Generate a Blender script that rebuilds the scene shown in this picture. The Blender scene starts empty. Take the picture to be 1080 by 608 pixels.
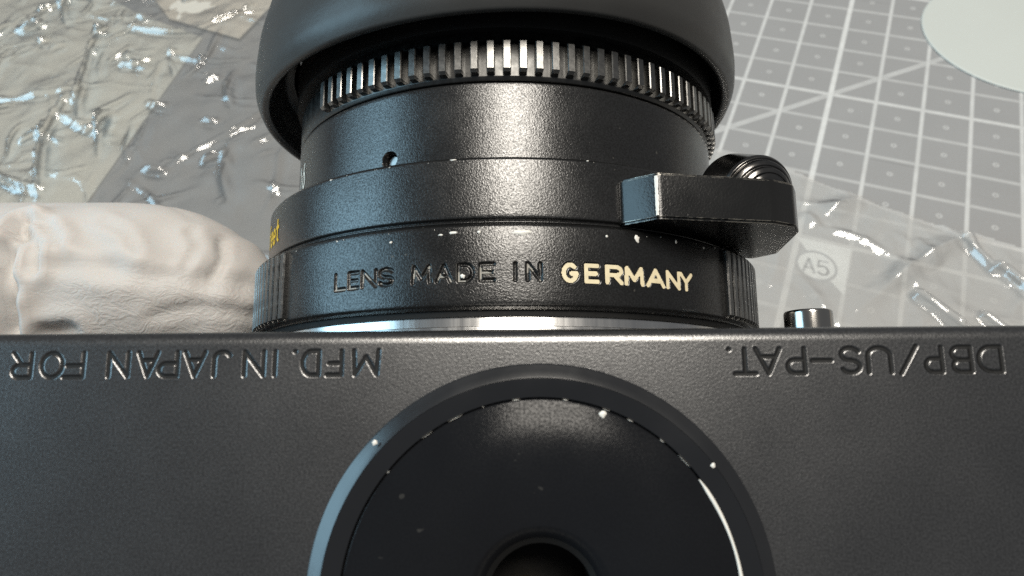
import bpy, bmesh, math, random
import numpy as np
from mathutils import Vector, Matrix, noise

random.seed(7); np.random.seed(7)
MM = 0.001
S = bpy.context.scene
COL = S.collection

# ------------------------------------------------------------------ frames
# Body frame (mm): X to the right, Y along the lens axis, Z out of the camera's base plate.
AL, RO, DP, FPX = math.radians(10.34), math.radians(0.5), 38.0, 750.0
r0, u0, f0 = Vector((1, 0, 0)), Vector((0, math.cos(AL), math.sin(AL))), Vector((0, math.sin(AL), -math.cos(AL)))
RT = r0 * math.cos(RO) - u0 * math.sin(RO)
UP = r0 * math.sin(RO) + u0 * math.cos(RO)
FW = f0
def c2b(v): return RT * v[0] + UP * v[1] + FW * v[2]          # photo axes -> body axes
nB = c2b((-0.070, 0.616, -0.785)).normalized()                 # table's up
xB = c2b((0.921, -0.262, -0.288)); xB = (xB - nB * xB.dot(nB)).normalized()
yB = nB.cross(xB)
EYE = Vector((0, 0, DP))
GRID0 = EYE + c2b((56.7, 50.9, 173.4))                         # one corner of the mat's grid
R3 = Matrix((xB, yB, nB))                                      # body -> world rotation
def b2w(p): return (R3 @ (Vector(p) - GRID0)) * MM
BW = Matrix.Translation(b2w((0, 0, 0))) @ R3.to_4x4()
EYEW = b2w(EYE)
def pix_ray(px, py): return (R3 @ c2b(((px - 540) / FPX, (304 - py) / FPX, 1.0)))
def on_mat(px, py, z=0.0):
    d = pix_ray(px, py); t = (z * MM - EYEW.z) / d.z
    return EYEW + d * t

# ------------------------------------------------------------------ camera
cd = bpy.data.cameras.new('viewpoint'); cam = bpy.data.objects.new('viewpoint', cd); COL.objects.link(cam)
cd.sensor_width = 36; cd.lens = 36 * FPX / 1080; cd.clip_start = 0.001; cd.clip_end = 50
cam.matrix_world = Matrix.Translation(EYEW) @ (R3 @ Matrix((RT, UP, -FW)).transposed()).to_4x4()
cd.dof.use_dof = True; cd.dof.focus_distance = 0.054; cd.dof.aperture_fstop = 75
S.camera = cam

# ------------------------------------------------------------------ light
w = bpy.data.worlds.new('World'); S.world = w; w.use_nodes = True
w.node_tree.nodes['Background'].inputs[0].default_value = (0.93, 0.96, 1.0, 1)
w.node_tree.nodes['Background'].inputs[1].default_value = 0.16
def area(name, target_b, dir_b, dist, sx, sy, power, col):
    l = bpy.data.lights.new(name, 'AREA'); l.shape = 'RECTANGLE'; l.size = sx; l.size_y = sy
    l.energy = power; l.color = col
    o = bpy.data.objects.new(name, l); COL.objects.link(o)
    d = (R3 @ Vector(dir_b)).normalized(); p = b2w(target_b)
    o.location = p + d * dist
    o.rotation_euler = (-d).to_track_quat('-Z', 'Y').to_euler()
    return o
area('ceiling_lamp', (0, 18, -10), (0.07, 0.485, 0.88), 0.9, 0.48, 0.30, 9.9, (1.0, 0.935, 0.835))
area('window_light', (0, 10, -10), (-0.90, 0.16, 0.36), 0.9, 0.62, 0.55, 4.6, (0.46, 0.79, 1.0))
S.view_settings.view_transform = 'Standard'; S.view_settings.look = 'None'
S.view_settings.exposure = 0.0; S.view_settings.gamma = 1.0
S.view_settings.use_curve_mapping = False
S.render.engine = 'CYCLES'
S.cycles.max_bounces = 10; S.cycles.transparent_max_bounces = 16
S.cycles.use_denoising = False
S.cycles.sample_clamp_indirect = 6.0

# ------------------------------------------------------------------ materials
class NT:
    def __init__(s, name):
        s.m = bpy.data.materials.new(name); s.m.use_nodes = True
        s.t = s.m.node_tree; s.n = s.t.nodes; s.l = s.t.links
        s.out = s.n['Material Output']; s.bsdf = s.n['Principled BSDF']
    def node(s, typ, **kw):
        n = s.n.new(typ)
        for k, v in kw.items():
            if k.startswith('_'): setattr(n, k[1:], v)
        return n
    def link(s, a, b): s.l.new(a, b)
    def val(s, sock, v):
        if isinstance(v, (int, float, tuple, list)): sock.default_value = v
        else: s.l.new(v, sock)
    def math(s, op, a, b=0.0, c=0.0, clamp=False):
        n = s.n.new('ShaderNodeMath'); n.operation = op; n.use_clamp = clamp
        s.val(n.inputs[0], a); s.val(n.inputs[1], b)
        if op in ('MULTIPLY_ADD', 'COMPARE', 'SMOOTH_MIN', 'SMOOTH_MAX', 'PINGPONG', 'WRAP'): s.val(n.inputs[2], c)
        return n.outputs[0]
    def coord(s, which='Object'): return s.n.new('ShaderNodeTexCoord').outputs[which]
    def mapping(s, vec, scale=(1, 1, 1), rot=(0, 0, 0)):
        n = s.n.new('ShaderNodeMapping'); s.l.new(vec, n.inputs[0]); n.inputs['Scale'].default_value = scale; n.inputs['Rotation'].default_value = rot
        return n.outputs[0]
    def noise(s, vec, scale, detail=3, rough=0.55, dist=0.0):
        n = s.n.new('ShaderNodeTexNoise'); s.l.new(vec, n.inputs['Vector']); n.inputs['Scale'].default_value = scale
        n.inputs['Detail'].default_value = detail; n.inputs['Roughness'].default_value = rough; n.inputs['Distortion'].default_value = dist
        return n.outputs['Fac']
    def ramp(s, fac, stops):
        n = s.n.new('ShaderNodeValToRGB'); s.l.new(fac, n.inputs[0]); e = n.color_ramp.elements
        while len(e) < len(stops): e.new(0.5)
        for k, (p, c) in enumerate(stops):
            e[k].position = p; e[k].color = c if len(c) == 4 else (*c, 1)
        return n.outputs[0]
    def rng(s, v, a, b, c, d):
        n = s.n.new('ShaderNodeMapRange'); s.val(n.inputs[0], v)
        for i, x in enumerate((a, b, c, d)): n.inputs[i + 1].default_value = x
        return n.outputs[0]
    def mix(s, fac, a, b):
        n = s.n.new('ShaderNodeMix'); n.data_type = 'RGBA'; s.val(n.inputs[0], fac); s.val(n.inputs[6], a); s.val(n.inputs[7], b)
        return n.outputs[2]
    def bump(s, h, strength, dist):
        n = s.n.new('ShaderNodeBump'); s.l.new(h, n.inputs['Height']); n.inputs['Strength'].default_value = strength; n.inputs['Distance'].default_value = dist
        return n.outputs[0]
    def set(s, **kw):
        for k, v in kw.items():
            s.val(s.bsdf.inputs[{'col': 'Base Color', 'rough': 'Roughness', 'metal': 'Metallic', 'nor': 'Normal', 'spec': 'Specular IOR Level', 'coat': 'Coat Weight', 'coatr': 'Coat Roughness', 'sheen': 'Sheen Weight', 'sss': 'Subsurface Weight', 'ior': 'IOR'}[k]], v)
        return s.m

def edge_mask(t, c, radius, amount):
    # bare metal where handling has rubbed the arrises
    b = t.n.new('ShaderNodeBevel'); b.samples = 4; b.inputs[0].default_value = radius
    g = t.n.new('ShaderNodeNewGeometry'); d = t.n.new('ShaderNodeVectorMath'); d.operation = 'DOT_PRODUCT'
    t.link(b.outputs[0], d.inputs[0]); t.link(g.outputs['Normal'], d.inputs[1])
    e = t.rng(d.outputs['Value'], 0.985, 0.90, 0.0, 1.0)
    k = t.rng(t.noise(c, 900, 4, 0.65), 0.45, 0.62, 0.0, amount)
    return t.math('MULTIPLY', e, k, clamp=True)
def black_paint(name, col, rough, grain, gstr, gdist, spec=0.5, flecks=0.0, coarse=None, ior=1.5, smud=.065, wear=0.0, grit=0.0):
    t = NT(name); c = t.coord()
    n1 = t.noise(c, grain, 2, 0.6)
    h = n1
    if coarse: h = t.math('MULTIPLY_ADD', t.noise(c, coarse, 3, 0.6), 1.6, n1)
    smudge = t.noise(c, 180, 4, 0.6)
    r = t.rng(smudge, 0.3, 0.7, rough - smud, rough + smud)
    cc = t.mix(t.noise(c, 90, 3), (*[x * 0.75 for x in col], 1), (*[min(1, x * 1.3) for x in col], 1))
    if flecks:
        v = t.noise(c, 1500, 1, 0.4)
        cc = t.mix(t.rng(v, 0.77, 0.80, 0.0, flecks), cc, (0.45, 0.43, 0.38, 1))
    if grit: spec = t.rng(t.noise(c, 7600, 1, 0.5), 0.32, 0.68, spec * (1 - .75 * grit), spec * (1 + .75 * grit))
    mt = 0.0
    if wear:
        mt = edge_mask(t, c, 0.00010, wear); cc = t.mix(mt, cc, (0.62, 0.58, 0.50, 1))
    return t.set(col=cc, rough=r, metal=mt, spec=spec, ior=ior, nor=t.bump(h, gstr, gdist))
M = {}
M['barrel'] = black_paint('barrel_black_paint', (0.010, 0.010, 0.010), 0.25, 7600, 0.62, 0.00003, 0.75, 0.10, grit=.6)
M['ring'] = black_paint('focus_ring_black_paint', (0.008, 0.008, 0.008), 0.25, 7600, 0.60, 0.00003, 0.65, 0.10, wear=0.5, grit=.6)
M['plate'] = black_paint('base_plate_black_paint', (0.009, 0.009, 0.0095), 0.275, 9500, 0.22, 0.00002, 1.0, 0.0, coarse=7200, ior=1.74, smud=.02, grit=.35)
M['shell'] = black_paint('body_shell_paint', (0.02, 0.02, 0.021), 0.5, 2500, 0.5, 0.0002)
M['tab'] = black_paint('focus_tab_black_paint', (0.010, 0.010, 0.010), 0.24, 5200, 0.6, 0.00003, 0.5, 0.1, wear=0.8)
M['boss'] = black_paint('socket_gloss_paint', (0.010, 0.0105, 0.012), 0.09, 3000, 0.02, 0.00002, 0.7)
M['rim'] = black_paint('socket_rim_paint', (0.010, 0.0105, 0.012), 0.27, 6000, 0.08, 0.00002, 0.9)
M['disc'] = black_paint('socket_disc_paint', (0.009, 0.0095, 0.011), 0.17, 9500, 0.12, 0.00003, 0.10, flecks=.05, grit=.7)
M['rubber'] = black_paint('hood_rubber', (0.034, 0.034, 0.033), 0.40, 3000, 0.25, 0.00003, 0.5, coarse=700)
M['dark'] = black_paint('inner_black', (0.006, 0.006, 0.006), 0.6, 2000, 0.2, 0.0001, 0.3)
def metal(name, col, rough, brush=None, bstr=0.2, wear=0.0):
    t = NT(name); c = t.coord()
    v = t.mapping(c, brush) if brush else c
    n = t.noise(v, 1200, 3, 0.6)
    cc = t.mix(n, (*[x * 0.8 for x in col], 1), (*col, 1))
    if wear: cc = t.mix(edge_mask(t, c, 0.00009, wear), cc, (0.75, 0.72, 0.66, 1))
    return t.set(col=cc, metal=1.0, rough=t.rng(n, 0.3, 0.7, rough * 0.8, rough * 1.25), nor=t.bump(n, bstr, 0.00003))
M['chrome'] = metal('mount_chrome', (0.80, 0.79, 0.77), 0.22, (1, 0.05, 1))
M['steel'] = metal('button_steel', (0.50, 0.48, 0.45), 0.14, (1, 0.1, 1))
M['ridge'] = metal('worn_black_anodised', (0.23, 0.228, 0.22), 0.33, None, 0.5, 0.9)
M['gripr'] = metal('grip_black_anodised', (0.09, 0.09, 0.088), 0.34, None, 0.35)
M['gripw'] = metal('worn_grip_anodised', (0.12, 0.12, 0.118), 0.33, None, 0.5, 0.8)
M['knob'] = metal('polished_black_knob', (0.16, 0.155, 0.15), 0.2, None, 0.2, 0.6)
M['brass'] = metal('brass', (0.55, 0.40, 0.16), 0.35)
M['screw'] = metal('screw_steel', (0.32, 0.31, 0.30), 0.28)
def flat(name, col, rough=0.6, n_amt=0.15, scale=900):
    t = NT(name); n = t.noise(t.coord(), scale, 3)
    return t.set(col=t.mix(n, (*[x * (1 - n_amt) for x in col], 1), (*[min(1, x * (1 + n_amt)) for x in col], 1)), rough=rough)
M['cream'] = flat('cream_engraving_paint', (0.80, 0.70, 0.47), 0.55, 0.2, 2500)
M['residue'] = flat('engraving_residue', (0.30, 0.29, 0.26), 0.45, 0.5, 3000)
M['yellow'] = flat('yellow_engraving_paint', (0.80, 0.48, 0.02))
M['whitepaint'] = flat('white_engraving_paint', (0.8, 0.78, 0.7))
M['chip'] = flat('bare_metal_chip', (0.80, 0.78, 0.72), 0.35)

def glove_mat():
    t = NT('white_rubber_glove'); c = t.coord()
    st = t.mapping(c, (1.0, 1.7, 1.0), (0, 0, 0.5))
    cr = t.noise(st, 620, 3, 0.55, 0.9)
    ridg = t.math('ABSOLUTE', t.math('SUBTRACT', cr, 0.5))
    sep = t.n.new('ShaderNodeSeparateXYZ'); t.link(c, sep.inputs[0])
    zone = t.math('MULTIPLY', t.rng(sep.outputs[1], 0.0145, 0.0115, 0.12, 1.0), t.rng(sep.outputs[0], -0.044, -0.038, 0.15, 1.0))
    fine = t.noise(c, 3000, 2)
    h = t.math('MULTIPLY_ADD', t.math('MULTIPLY', ridg, zone), 2.2, t.math('MULTIPLY', fine, 0.06))
    big = t.noise(c, 110, 3)
    col = t.mix(big, (0.525, 0.50, 0.48, 1), (0.565, 0.55, 0.53, 1))
    m = t.set(col=col, rough=0.52, spec=0.3, nor=t.bump(h, 0.34, 0.0004), sss=0.14)
    t.bsdf.inputs['Subsurface Radius'].default_value = (1.0, 0.5, 0.35); t.bsdf.inputs['Subsurface Scale'].default_value = 0.0015
    return m
M['glove'] = glove_mat()

def mat_mat():
    # printed grid: cell 10 x 9.48 mm, the object's origin is one grid corner
    t = NT('grey_cutting_mat_print'); c = t.coord()
    sep = t.n.new('ShaderNodeSeparateXYZ'); t.link(c, sep.inputs[0])
    gx = t.math('DIVIDE', sep.outputs[0], 0.010); gy = t.math('DIVIDE', sep.outputs[1], 0.00948)
    def line(g, half, soft=0.012, per=1.0, off=0.0):
        q = t.math('SUBTRACT', t.math('PINGPONG', t.math('ADD', g, off + per / 2 + per * 40), per / 2.0), 0.0)
        d = t.math('SUBTRACT', per / 2.0, q)
        return t.rng(d, half - soft, half + soft, 1.0, 0.0)
    # PINGPONG has one parameter (scale) in input 1
    lx = line(gx, 0.040); ly = line(gy, 0.046)
    lxt = line(gx, 0.056, per=5.0, off=3.0); lyt = line(gy, 0.056, per=5.0)
    dg = t.math('SUBTRACT', t.math('SUBTRACT', gx, 2.0), gy)
    ad = t.math('ABSOLUTE', dg)
    diag = t.math('MULTIPLY', t.rng(ad, 0.085, 0.105, 1.0, 0.0), t.rng(ad, 0.012, 0.022, 0.45, 1.0))
    # a small numeral-like ring in each cell
    fx = t.math('SUBTRACT', t.math('FRACT', t.math('ADD', gx, 100.0)), 0.5); fy = t.math('SUBTRACT', t.math('FRACT', t.math('ADD', gy, 100.0)), 0.5)
    rr = t.math('SQRT', t.math('ADD', t.math('MULTIPLY', fx, fx), t.math('MULTIPLY', t.math('MULTIPLY', fy, fy), 0.8)))
    ringm = t.rng(t.math('ABSOLUTE', t.math('SUBTRACT', rr, 0.045)), 0.012, 0.024, 1.0, 0.0)
    wear = t.rng(t.noise(c, 260, 3, 0.6), 0.3, 0.7, 0.7, 1.0)
    a = t.math('MULTIPLY', lx, 0.66)
    a = t.math('MAXIMUM', a, t.math('MULTIPLY', ly, 0.38))
    a = t.math('MAXIMUM', a, t.math('MULTIPLY', lxt, 0.85)); a = t.math('MAXIMUM', a, t.math('MULTIPLY', lyt, 0.66))
    a = t.math('MAXIMUM', a, t.math('MULTIPLY', diag, 0.5)); a = t.math('MAXIMUM', a, t.math('MULTIPLY', ringm, 0.4))
    a = t.math('MULTIPLY', a, wear)
    base = t.mix(t.noise(c, 60, 4), (0.268, 0.270, 0.272, 1), (0.312, 0.314, 0.316, 1))
    base = t.mix(t.rng(t.noise(c, 2200, 2), 0.35, 0.65, 0, 0.15), base, (0.38, 0.37, 0.36, 1))
    for rz, th_ in ((0.5, .735), (-0.9, .745), (1.35, .74)):
        cut = t.noise(t.mapping(c, (14, 1100, 1), (0, 0, rz)), 1.0, 2, 0.5)
        base = t.mix(t.rng(cut, th_, th_ + .02, 0, .45), base, (0.16, 0.16, 0.16, 1))
    return t.set(col=t.mix(a, base, (0.72, 0.73, 0.72, 1)), rough=0.55, spec=0.35, nor=t.bump(t.noise(c, 2500, 2), 0.15, 0.0002))
M['mat'] = mat_mat()
M['paper'] = flat('pale_paper', (0.52, 0.52, 0.475), 0.7, 0.04, 60)
M['card'] = flat('warm_card', (0.55, 0.52, 0.46), 0.7, 0.05, 60)
M['lid'] = flat('white_plastic', (0.54, 0.565, 0.535), 0.5, 0.03, 40)
M['badge'] = flat('pale_print', (0.78, 0.81, 0.81), 0.6, 0.05, 300)
M['badge_ink'] = flat('grey_print', (0.27, 0.28, 0.29), 0.6, 0.05, 300)
M['grey'] = flat('grey_plastic_sheet', (0.24, 0.245, 0.25), 0.35, 0.12, 70)
M['table'] = flat('table_laminate', (0.45, 0.42, 0.38), 0.5, 0.1, 20)
def film(name, haze, rough, bscale, bstr):
    t = NT(name); c = t.coord(); t.n.remove(t.bsdf)
    h = t.noise(c, bscale, 3, 0.55, 0.6)
    nor = t.bump(h, bstr, 0.0015)
    tr = t.n.new('ShaderNodeBsdfTransparent'); tr.inputs[0].default_value = (0.97, 0.98, 0.98, 1)
    df = t.n.new('ShaderNodeBsdfDiffuse'); df.inputs[0].default_value = (0.82, 0.83, 0.82, 1)
    gl = t.n.new('ShaderNodeBsdfGlossy'); gl.inputs['Roughness'].default_value = rough
    t.link(nor, gl.inputs['Normal'])
    fr = t.n.new('ShaderNodeFresnel'); fr.inputs[0].default_value = 1.5; t.link(nor, fr.inputs['Normal'])
    m1 = t.n.new('ShaderNodeMixShader'); m1.inputs[0].default_value = haze
    t.link(tr.outputs[0], m1.inputs[1]); t.link(df.outputs[0], m1.inputs[2])
    m2 = t.n.new('ShaderNodeMixShader'); t.link(t.math('MULTIPLY', fr.outputs[0], 2.9, clamp=True), m2.inputs[0])
    t.link(m1.outputs[0], m2.inputs[1]); t.link(gl.outputs[0], m2.inputs[2])
    t.link(m2.outputs[0], t.out.inputs[0])
    return t.m
M['film'] = film('crumpled_clear_film', 0.14, 0.07, 420, 0.10)
M['film2'] = film('smooth_clear_film', 0.40, 0.08, 150, 0.12)
def glassm():
    t = NT('lens_glass'); t.bsdf.inputs['Transmission Weight'].default_value = 1.0
    return t.set(col=(0.9, 0.92, 1, 1), rough=0.0, ior=1.5)
M['glass'] = glassm()

# ------------------------------------------------------------------ mesh helpers (mm in, m stored)
def mesh_obj(name, verts, faces, mat, parent=None, smooth=True, angle=None):
    me = bpy.data.meshes.new(name)
    v = np.asarray(verts, dtype=float) * MM
    me.from_pydata(v.tolist(), [], faces if isinstance(faces, list) else faces.tolist())
    me.materials.append(mat); me.update()
    if smooth:
        me.polygons.foreach_set('use_smooth', [True] * len(me.polygons))
        if angle: me.set_sharp_from_angle(angle=math.radians(angle))
    o = bpy.data.objects.new(name, me); COL.objects.link(o)
    if parent: o.parent = parent
    return o
def bm_obj(name, bm, mat, parent=None, smooth=True, angle=35):
    bmesh.ops.recalc_face_normals(bm, faces=bm.faces)
    bmesh.ops.scale(bm, vec=(MM, MM, MM), verts=bm.verts)
    me = bpy.data.meshes.new(name); bm.to_mesh(me); bm.free(); me.materials.append(mat)
    if smooth:
        me.polygons.foreach_set('use_smooth', [True] * len(me.polygons)); me.set_sharp_from_angle(angle=math.radians(angle))
    o = bpy.data.objects.new(name, me); COL.objects.link(o)
    if parent: o.parent = parent
    return o
def tag(o, label, cat=None, group=None, kind=None):
    o['label'] = label
    if cat: o['category'] = cat
    if group: o['group'] = group
    if kind: o['kind'] = kind
def bev(pts, r, seg=3, closed=False):
    # round the corners of a 2-D polyline
    out = []; n = len(pts)
    for i, p in enumerate(pts):
        if not closed and i in (0, n - 1): out.append(p); continue
        a = np.array(pts[i - 1], float); b = np.array(p, float); c = np.array(pts[(i + 1) % n], float)
        da = a - b; dc = c - b; la, lc = np.linalg.norm(da), np.linalg.norm(dc)
        k = min(r, la * 0.45, lc * 0.45); A = b + da / la * k; C = b + dc / lc * k
        for s in range(seg + 1):
            u = s / seg; out.append(tuple((1 - u) ** 2 * A + 2 * u * (1 - u) * b + u * u * C))
    return out
AX, AZ = -0.62, -35.24      # the lens axis
def cyl(R, phi, Y): return (AX + R * math.sin(phi), Y, AZ + R * math.cos(phi))
def lathe(name, prof, mat, parent, n=192, ax=AX, az=AZ, angle=40, tilt=None):
    # profile of (radius, Y), turned about the lens axis
    P = np.array(prof, float); ph = np.linspace(0, 2 * math.pi, n, endpoint=False)
    V = np.zeros((len(P), n, 3)); V[:, :, 0] = ax + P[:, :1] * np.sin(ph); V[:, :, 1] = P[:, 1:2]; V[:, :, 2] = az + P[:, :1] * np.cos(ph)
    if tilt is not None: V = tilt(V, ph)
    F = [(i * n + j, i * n + (j + 1) % n, (i + 1) * n + (j + 1) % n, (i + 1) * n + j) for i in range(len(P) - 1) for j in range(n)]
    return mesh_obj(name, V.reshape(-1, 3), F, mat, parent, True, angle)
def lathe_z(name, prof, mat, parent, cx, cy, n=160, angle=40):
    P = np.array(prof, float); ph = np.linspace(0, 2 * math.pi, n, endpoint=False)
    V = np.zeros((len(P), n, 3)); V[:, :, 0] = cx + P[:, :1] * np.cos(ph); V[:, :, 1] = cy + P[:, :1] * np.sin(ph); V[:, :, 2] = P[:, 1:2]
    F = [(i * n + j, i * n + (j + 1) % n, (i + 1) * n + (j + 1) % n, (i + 1) * n + j) for i in range(len(P) - 1) for j in range(n)]
    return mesh_obj(name, V.reshape(-1, 3), F, mat, parent, True, angle)

# ------------------------------------------------------------------ an engraver's single-stroke alphabet
def arc(cx, cy, rx, ry, a, b, n=14):
    return [(cx + rx * math.cos(math.radians(a + (b - a) * i / n)), cy + ry * math.sin(math.radians(a + (b - a) * i / n))) for i in range(n + 1)]
GL = {
 'L': [[(0, 1), (0, 0), (1, 0)]], 'E': [[(1, 1), (0, 1), (0, 0), (1, 0)], [(0, .5), (.85, .5)]],
 'N': [[(0, 0), (0, 1), (1, 0), (1, 1)]], 'M': [[(0, 0), (.06, 1), (.5, .25), (.94, 1), (1, 0)]],
 'S': [arc(.5, .75, .5, .25, 25, 270) + arc(.5, .25, .5, .25, 90, -155)],
 'A': [[(0, 0), (.5, 1), (1, 0)], [(.17, .33), (.83, .33)]],
 'D': [[(0, 0), (0, 1), (.45, 1)] + arc(.45, .5, .55, .5, 90, -90) + [(0, 0)]],
 'I': [[(.5, 0), (.5, 1)]], 'G': [arc(.5, .5, .5, .5, 48, 350) + [(1, .46), (.6, .46)]],
 'R': [[(0, 0), (0, 1), (.6, 1)] + arc(.6, .74, .4, .26, 90, -90) + [(0, .48)], [(.5, .48), (1, 0)]],
 'Y': [[(0, 1), (.5, .48), (1, 1)], [(.5, .48), (.5, 0)]], 'F': [[(1, 1), (0, 1), (0, 0)], [(0, .52), (.85, .52)]],
 'P': [[(0, 0), (0, 1), (.6, 1)] + arc(.6, .73, .4, .27, 90, -90) + [(0, .46)]],
 'J': [[(1, 1), (1, .3)] + arc(.5, .3, .5, .3, 0, -150)], 'O': [arc(.5, .5, .5, .5, 0, 360, 26)],
 'B': [[(0, 0), (0, 1), (.6, 1)] + arc(.6, .76, .36, .24, 90, -90) + [(0, .52)], [(.6, .52)] + arc(.6, .26, .4, .26, 90, -90) + [(0, 0)]],
 'U': [[(0, 1), (0, .35)] + arc(.5, .35, .5, .35, 180, 360) + [(1, 1)]], 'T': [[(0, 1), (1, 1)], [(.5, 1), (.5, 0)]],
 '/': [[(0, -.05), (1, 1.05)]], '-': [[(0, .5), (1, .5)]], '.': [[(.4, .02), (.6, .02)]],
 'f': [[(.35, 0), (.35, .85)] + arc(.75, .85, .4, .15, 180, 60), [(0, .6), (.8, .6)]],
 'e': [[(0, .32), (1, .32)] + arc(.5, .32, .5, .32, 0, 320)], 't': [[(.4, .95), (.4, .12), (.8, 0)], [(0, .62), (.85, .62)]],
 '1': [[(.2, .8), (.6, 1), (.6, 0)]], '6': [[(.85, 1)] + arc(.5, .32, .5, .32, 140, 500)], '8': [arc(.5, .75, .42, .25, -90, 270), arc(.5, .25, .5, .25, 90, 450)],
 '5': [[(.95, 1), (.1, 1), (.05, .55)] + arc(.47, .32, .5, .32, 130, -150)],
}
def strokes(ch, x0, x1, y0, y1):
    return [[(x0 + (x1 - x0) * a, y0 + (y1 - y0) * b) for a, b in pl] for pl in GL[ch]]
def seg_array(polys):
    return np.array([(*p[i], *p[i + 1]) for p in polys for i in range(len(p) - 1)], float)
def stroke_dist(px, py, segs):
    d = np.full(px.shape, 9e9)
    for ax, ay, bx, by in segs:
        m = (px > min(ax, bx) - 0.6) & (px < max(ax, bx) + 0.6) & (py > min(ay, by) - 0.6) & (py < max(ay, by) + 0.6)
        if not m.any(): continue
        x = px[m] - ax; y = py[m] - ay; dx, dy = bx - ax, by - ay; L = dx * dx + dy * dy + 1e-12
        t = np.clip((x * dx + y * dy) / L, 0, 1)
        d[m] = np.minimum(d[m], np.hypot(x - t * dx, y - t * dy))
    return d
def groove(d, half, depth):
    u = np.clip(1 - d / half, 0, 1)
    return depth * (1 - (1 - u) ** 2) - 0.003 * np.exp(-((d - half * 1.15) / 0.05) ** 2)

# ------------------------------------------------------------------ pixel -> body-frame helpers (for measuring off the photograph)
def unproj(px, py, Z=0.0):
    a, b = (px - 540) / FPX, (304 - py) / FPX
    d = RT * a + UP * b + FW; t = (Z - DP) / d.z
    return EYE + d * t
def hit_cyl(px, py, R):
    d = RT * ((px - 540) / FPX) + UP * ((304 - py) / FPX) + FW
    ox, oz = EYE.x - AX, EYE.z - AZ
    A = d.x ** 2 + d.z ** 2; B = 2 * (ox * d.x + oz * d.z); C = ox * ox + oz * oz - R * R
    D = max(0.0, B * B - 4 * A * C); t = (-B - math.sqrt(D)) / (2 * A)
    p = EYE + d * t
    return math.atan2(p.x - AX, p.z - AZ), p.y

# ================================================================== SETTING
bm = bmesh.new(); bmesh.ops.create_cube(bm, size=1.0)
for v in bm.verts: v.co = Vector((v.co.x * 1600, v.co.y * 1200, v.co.z * 20 - 15.2))
tb = bm_obj('table_top', bm, M['table'], None, False); tb['kind'] = 'structure'; tb['label'] = 'table top under the cutting mat'
bm = bmesh.new(); bmesh.ops.create_cube(bm, size=1.0)
for v in bm.verts: v.co = Vector((v.co.x * 620 - 60, v.co.y * 520 + 30, v.co.z * 3 - 1.5))
bmesh.ops.bevel(bm, geom=bm.edges[:], offset=0.6, segments=2, affect='EDGES')
cm = bm_obj('cutting_mat', bm, M['mat'], None)
tag(cm, 'grey cutting mat printed with a white grid, under everything', 'cutting mat')

# the printed size mark on the mat
def flat_poly(name, outline, mat, parent, z):
    n = len(outline)
    return mesh_obj(name, [(x, y, z) for x, y in outline], [tuple(range(n))], mat, parent, False)
def mm2(p): return (p.x / MM, p.y / MM)
sq = [mm2(on_mat(*q)) for q in ((840, 250), (898, 263), (890, 312), (876, 297))]
ell = [mm2(on_mat(861 + 22.5 * math.cos(a) , 281 + 16 * math.sin(a) + 5 * math.cos(a))) for a in np.linspace(0, 2 * math.pi, 48, endpoint=False)]
ell2 = [mm2(on_mat(861 + 19.5 * math.cos(a), 281 + 13.4 * math.sin(a) + 4.4 * math.cos(a))) for a in np.linspace(0, 2 * math.pi, 48, endpoint=False)]
mk = flat_poly('size_mark', sq, M['badge'], cm, 0.03)
flat_poly('oval_border', ell, M['badge_ink'], mk, 0.06)
flat_poly('oval_field', ell2, M['badge'], mk, 0.09)
def ribbon(name, polys, half, place, mat, parent):
    V, F = [], []
    for pl in polys:
        for i in range(len(pl) - 1):
            a, b = np.array(pl[i]), np.array(pl[i + 1]); d = b - a; L = np.hypot(*d)
            if L < 1e-9: continue
            d /= L; nn = np.array([-d[1], d[0]]) * half; a2 = a - d * half * 0.6; b2 = b + d * half * 0.6
            k = len(V); V += [place(*(a2 - nn)), place(*(b2 - nn)), place(*(b2 + nn)), place(*(a2 + nn))]; F.append((k, k + 1, k + 2, k + 3))
    return mesh_obj(name, V, F, mat, parent, False)
def on_mark(x, y):
    p = on_mat(847 + x * 28 , 286 - y * 14 + x * 6); return (p.x / MM, p.y / MM, 0.12)
ribbon('size_lettering', strokes('A', 0, .42, 0, 1) + strokes('5', .55, .95, 0, 1), 0.055, on_mark, M['badge_ink'], mk)

# ================================================================== CAMERA
C0 = bpy.data.objects.new('film_camera', None); COL.objects.link(C0); C0.matrix_world = BW; C0.empty_display_size = 0.01
tag(C0, 'black film camera lying lens upward with its engraved base plate facing the viewer', 'camera')
# body height chosen so that the rear top edge stands on the mat
YB, YF = -28.0, 4.73
def height(p): return (R3 @ (Vector(p) - GRID0)).z
XL, XR = -60.0, 61.0
k = min(height((x, YB, 0)) for x in (XL, XR)); HB = k / nB.z - 0.15

# engraved base plate: one grid whose rows run round the edges
TX = []
def put(txt, boxes, yb=3.60, yt=2.32):
    for ch, (a, b) in zip(txt, boxes):
        ym = 384
        xa, xb = unproj(b, ym).x, unproj(a, ym).x     # upside-down: the letter starts at its right
        if ch == 'I': xa, xb = (xa + xb) / 2 - 0.1, (xa + xb) / 2 + 0.1
        if ch == '.': xa, xb = (xa + xb) / 2 - 0.06, (xa + xb) / 2 + 0.06
        TX.extend(strokes(ch, xa, xb, yb, yt))
put('MFD.INJAPANFOR', [(373, 399), (345, 360), (319, 336), (308, 314), (286, 294), (258, 278), (226, 243), (195, 216), (168, 187), (146, 166), (115, 135), (68, 88), (44, 66), (14, 33)])
put('DBP/US-PAT.', [(1033, 1057), (1005, 1025), (977, 994), (950, 968), (916, 940), (888, 907), (857, 877), (831, 849), (798, 823), (775, 797), (767, 772)], 3.52, 2.2)
SEG = seg_array(TX)
R_E = 0.75
prof = [(YB, -11.0)]
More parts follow.
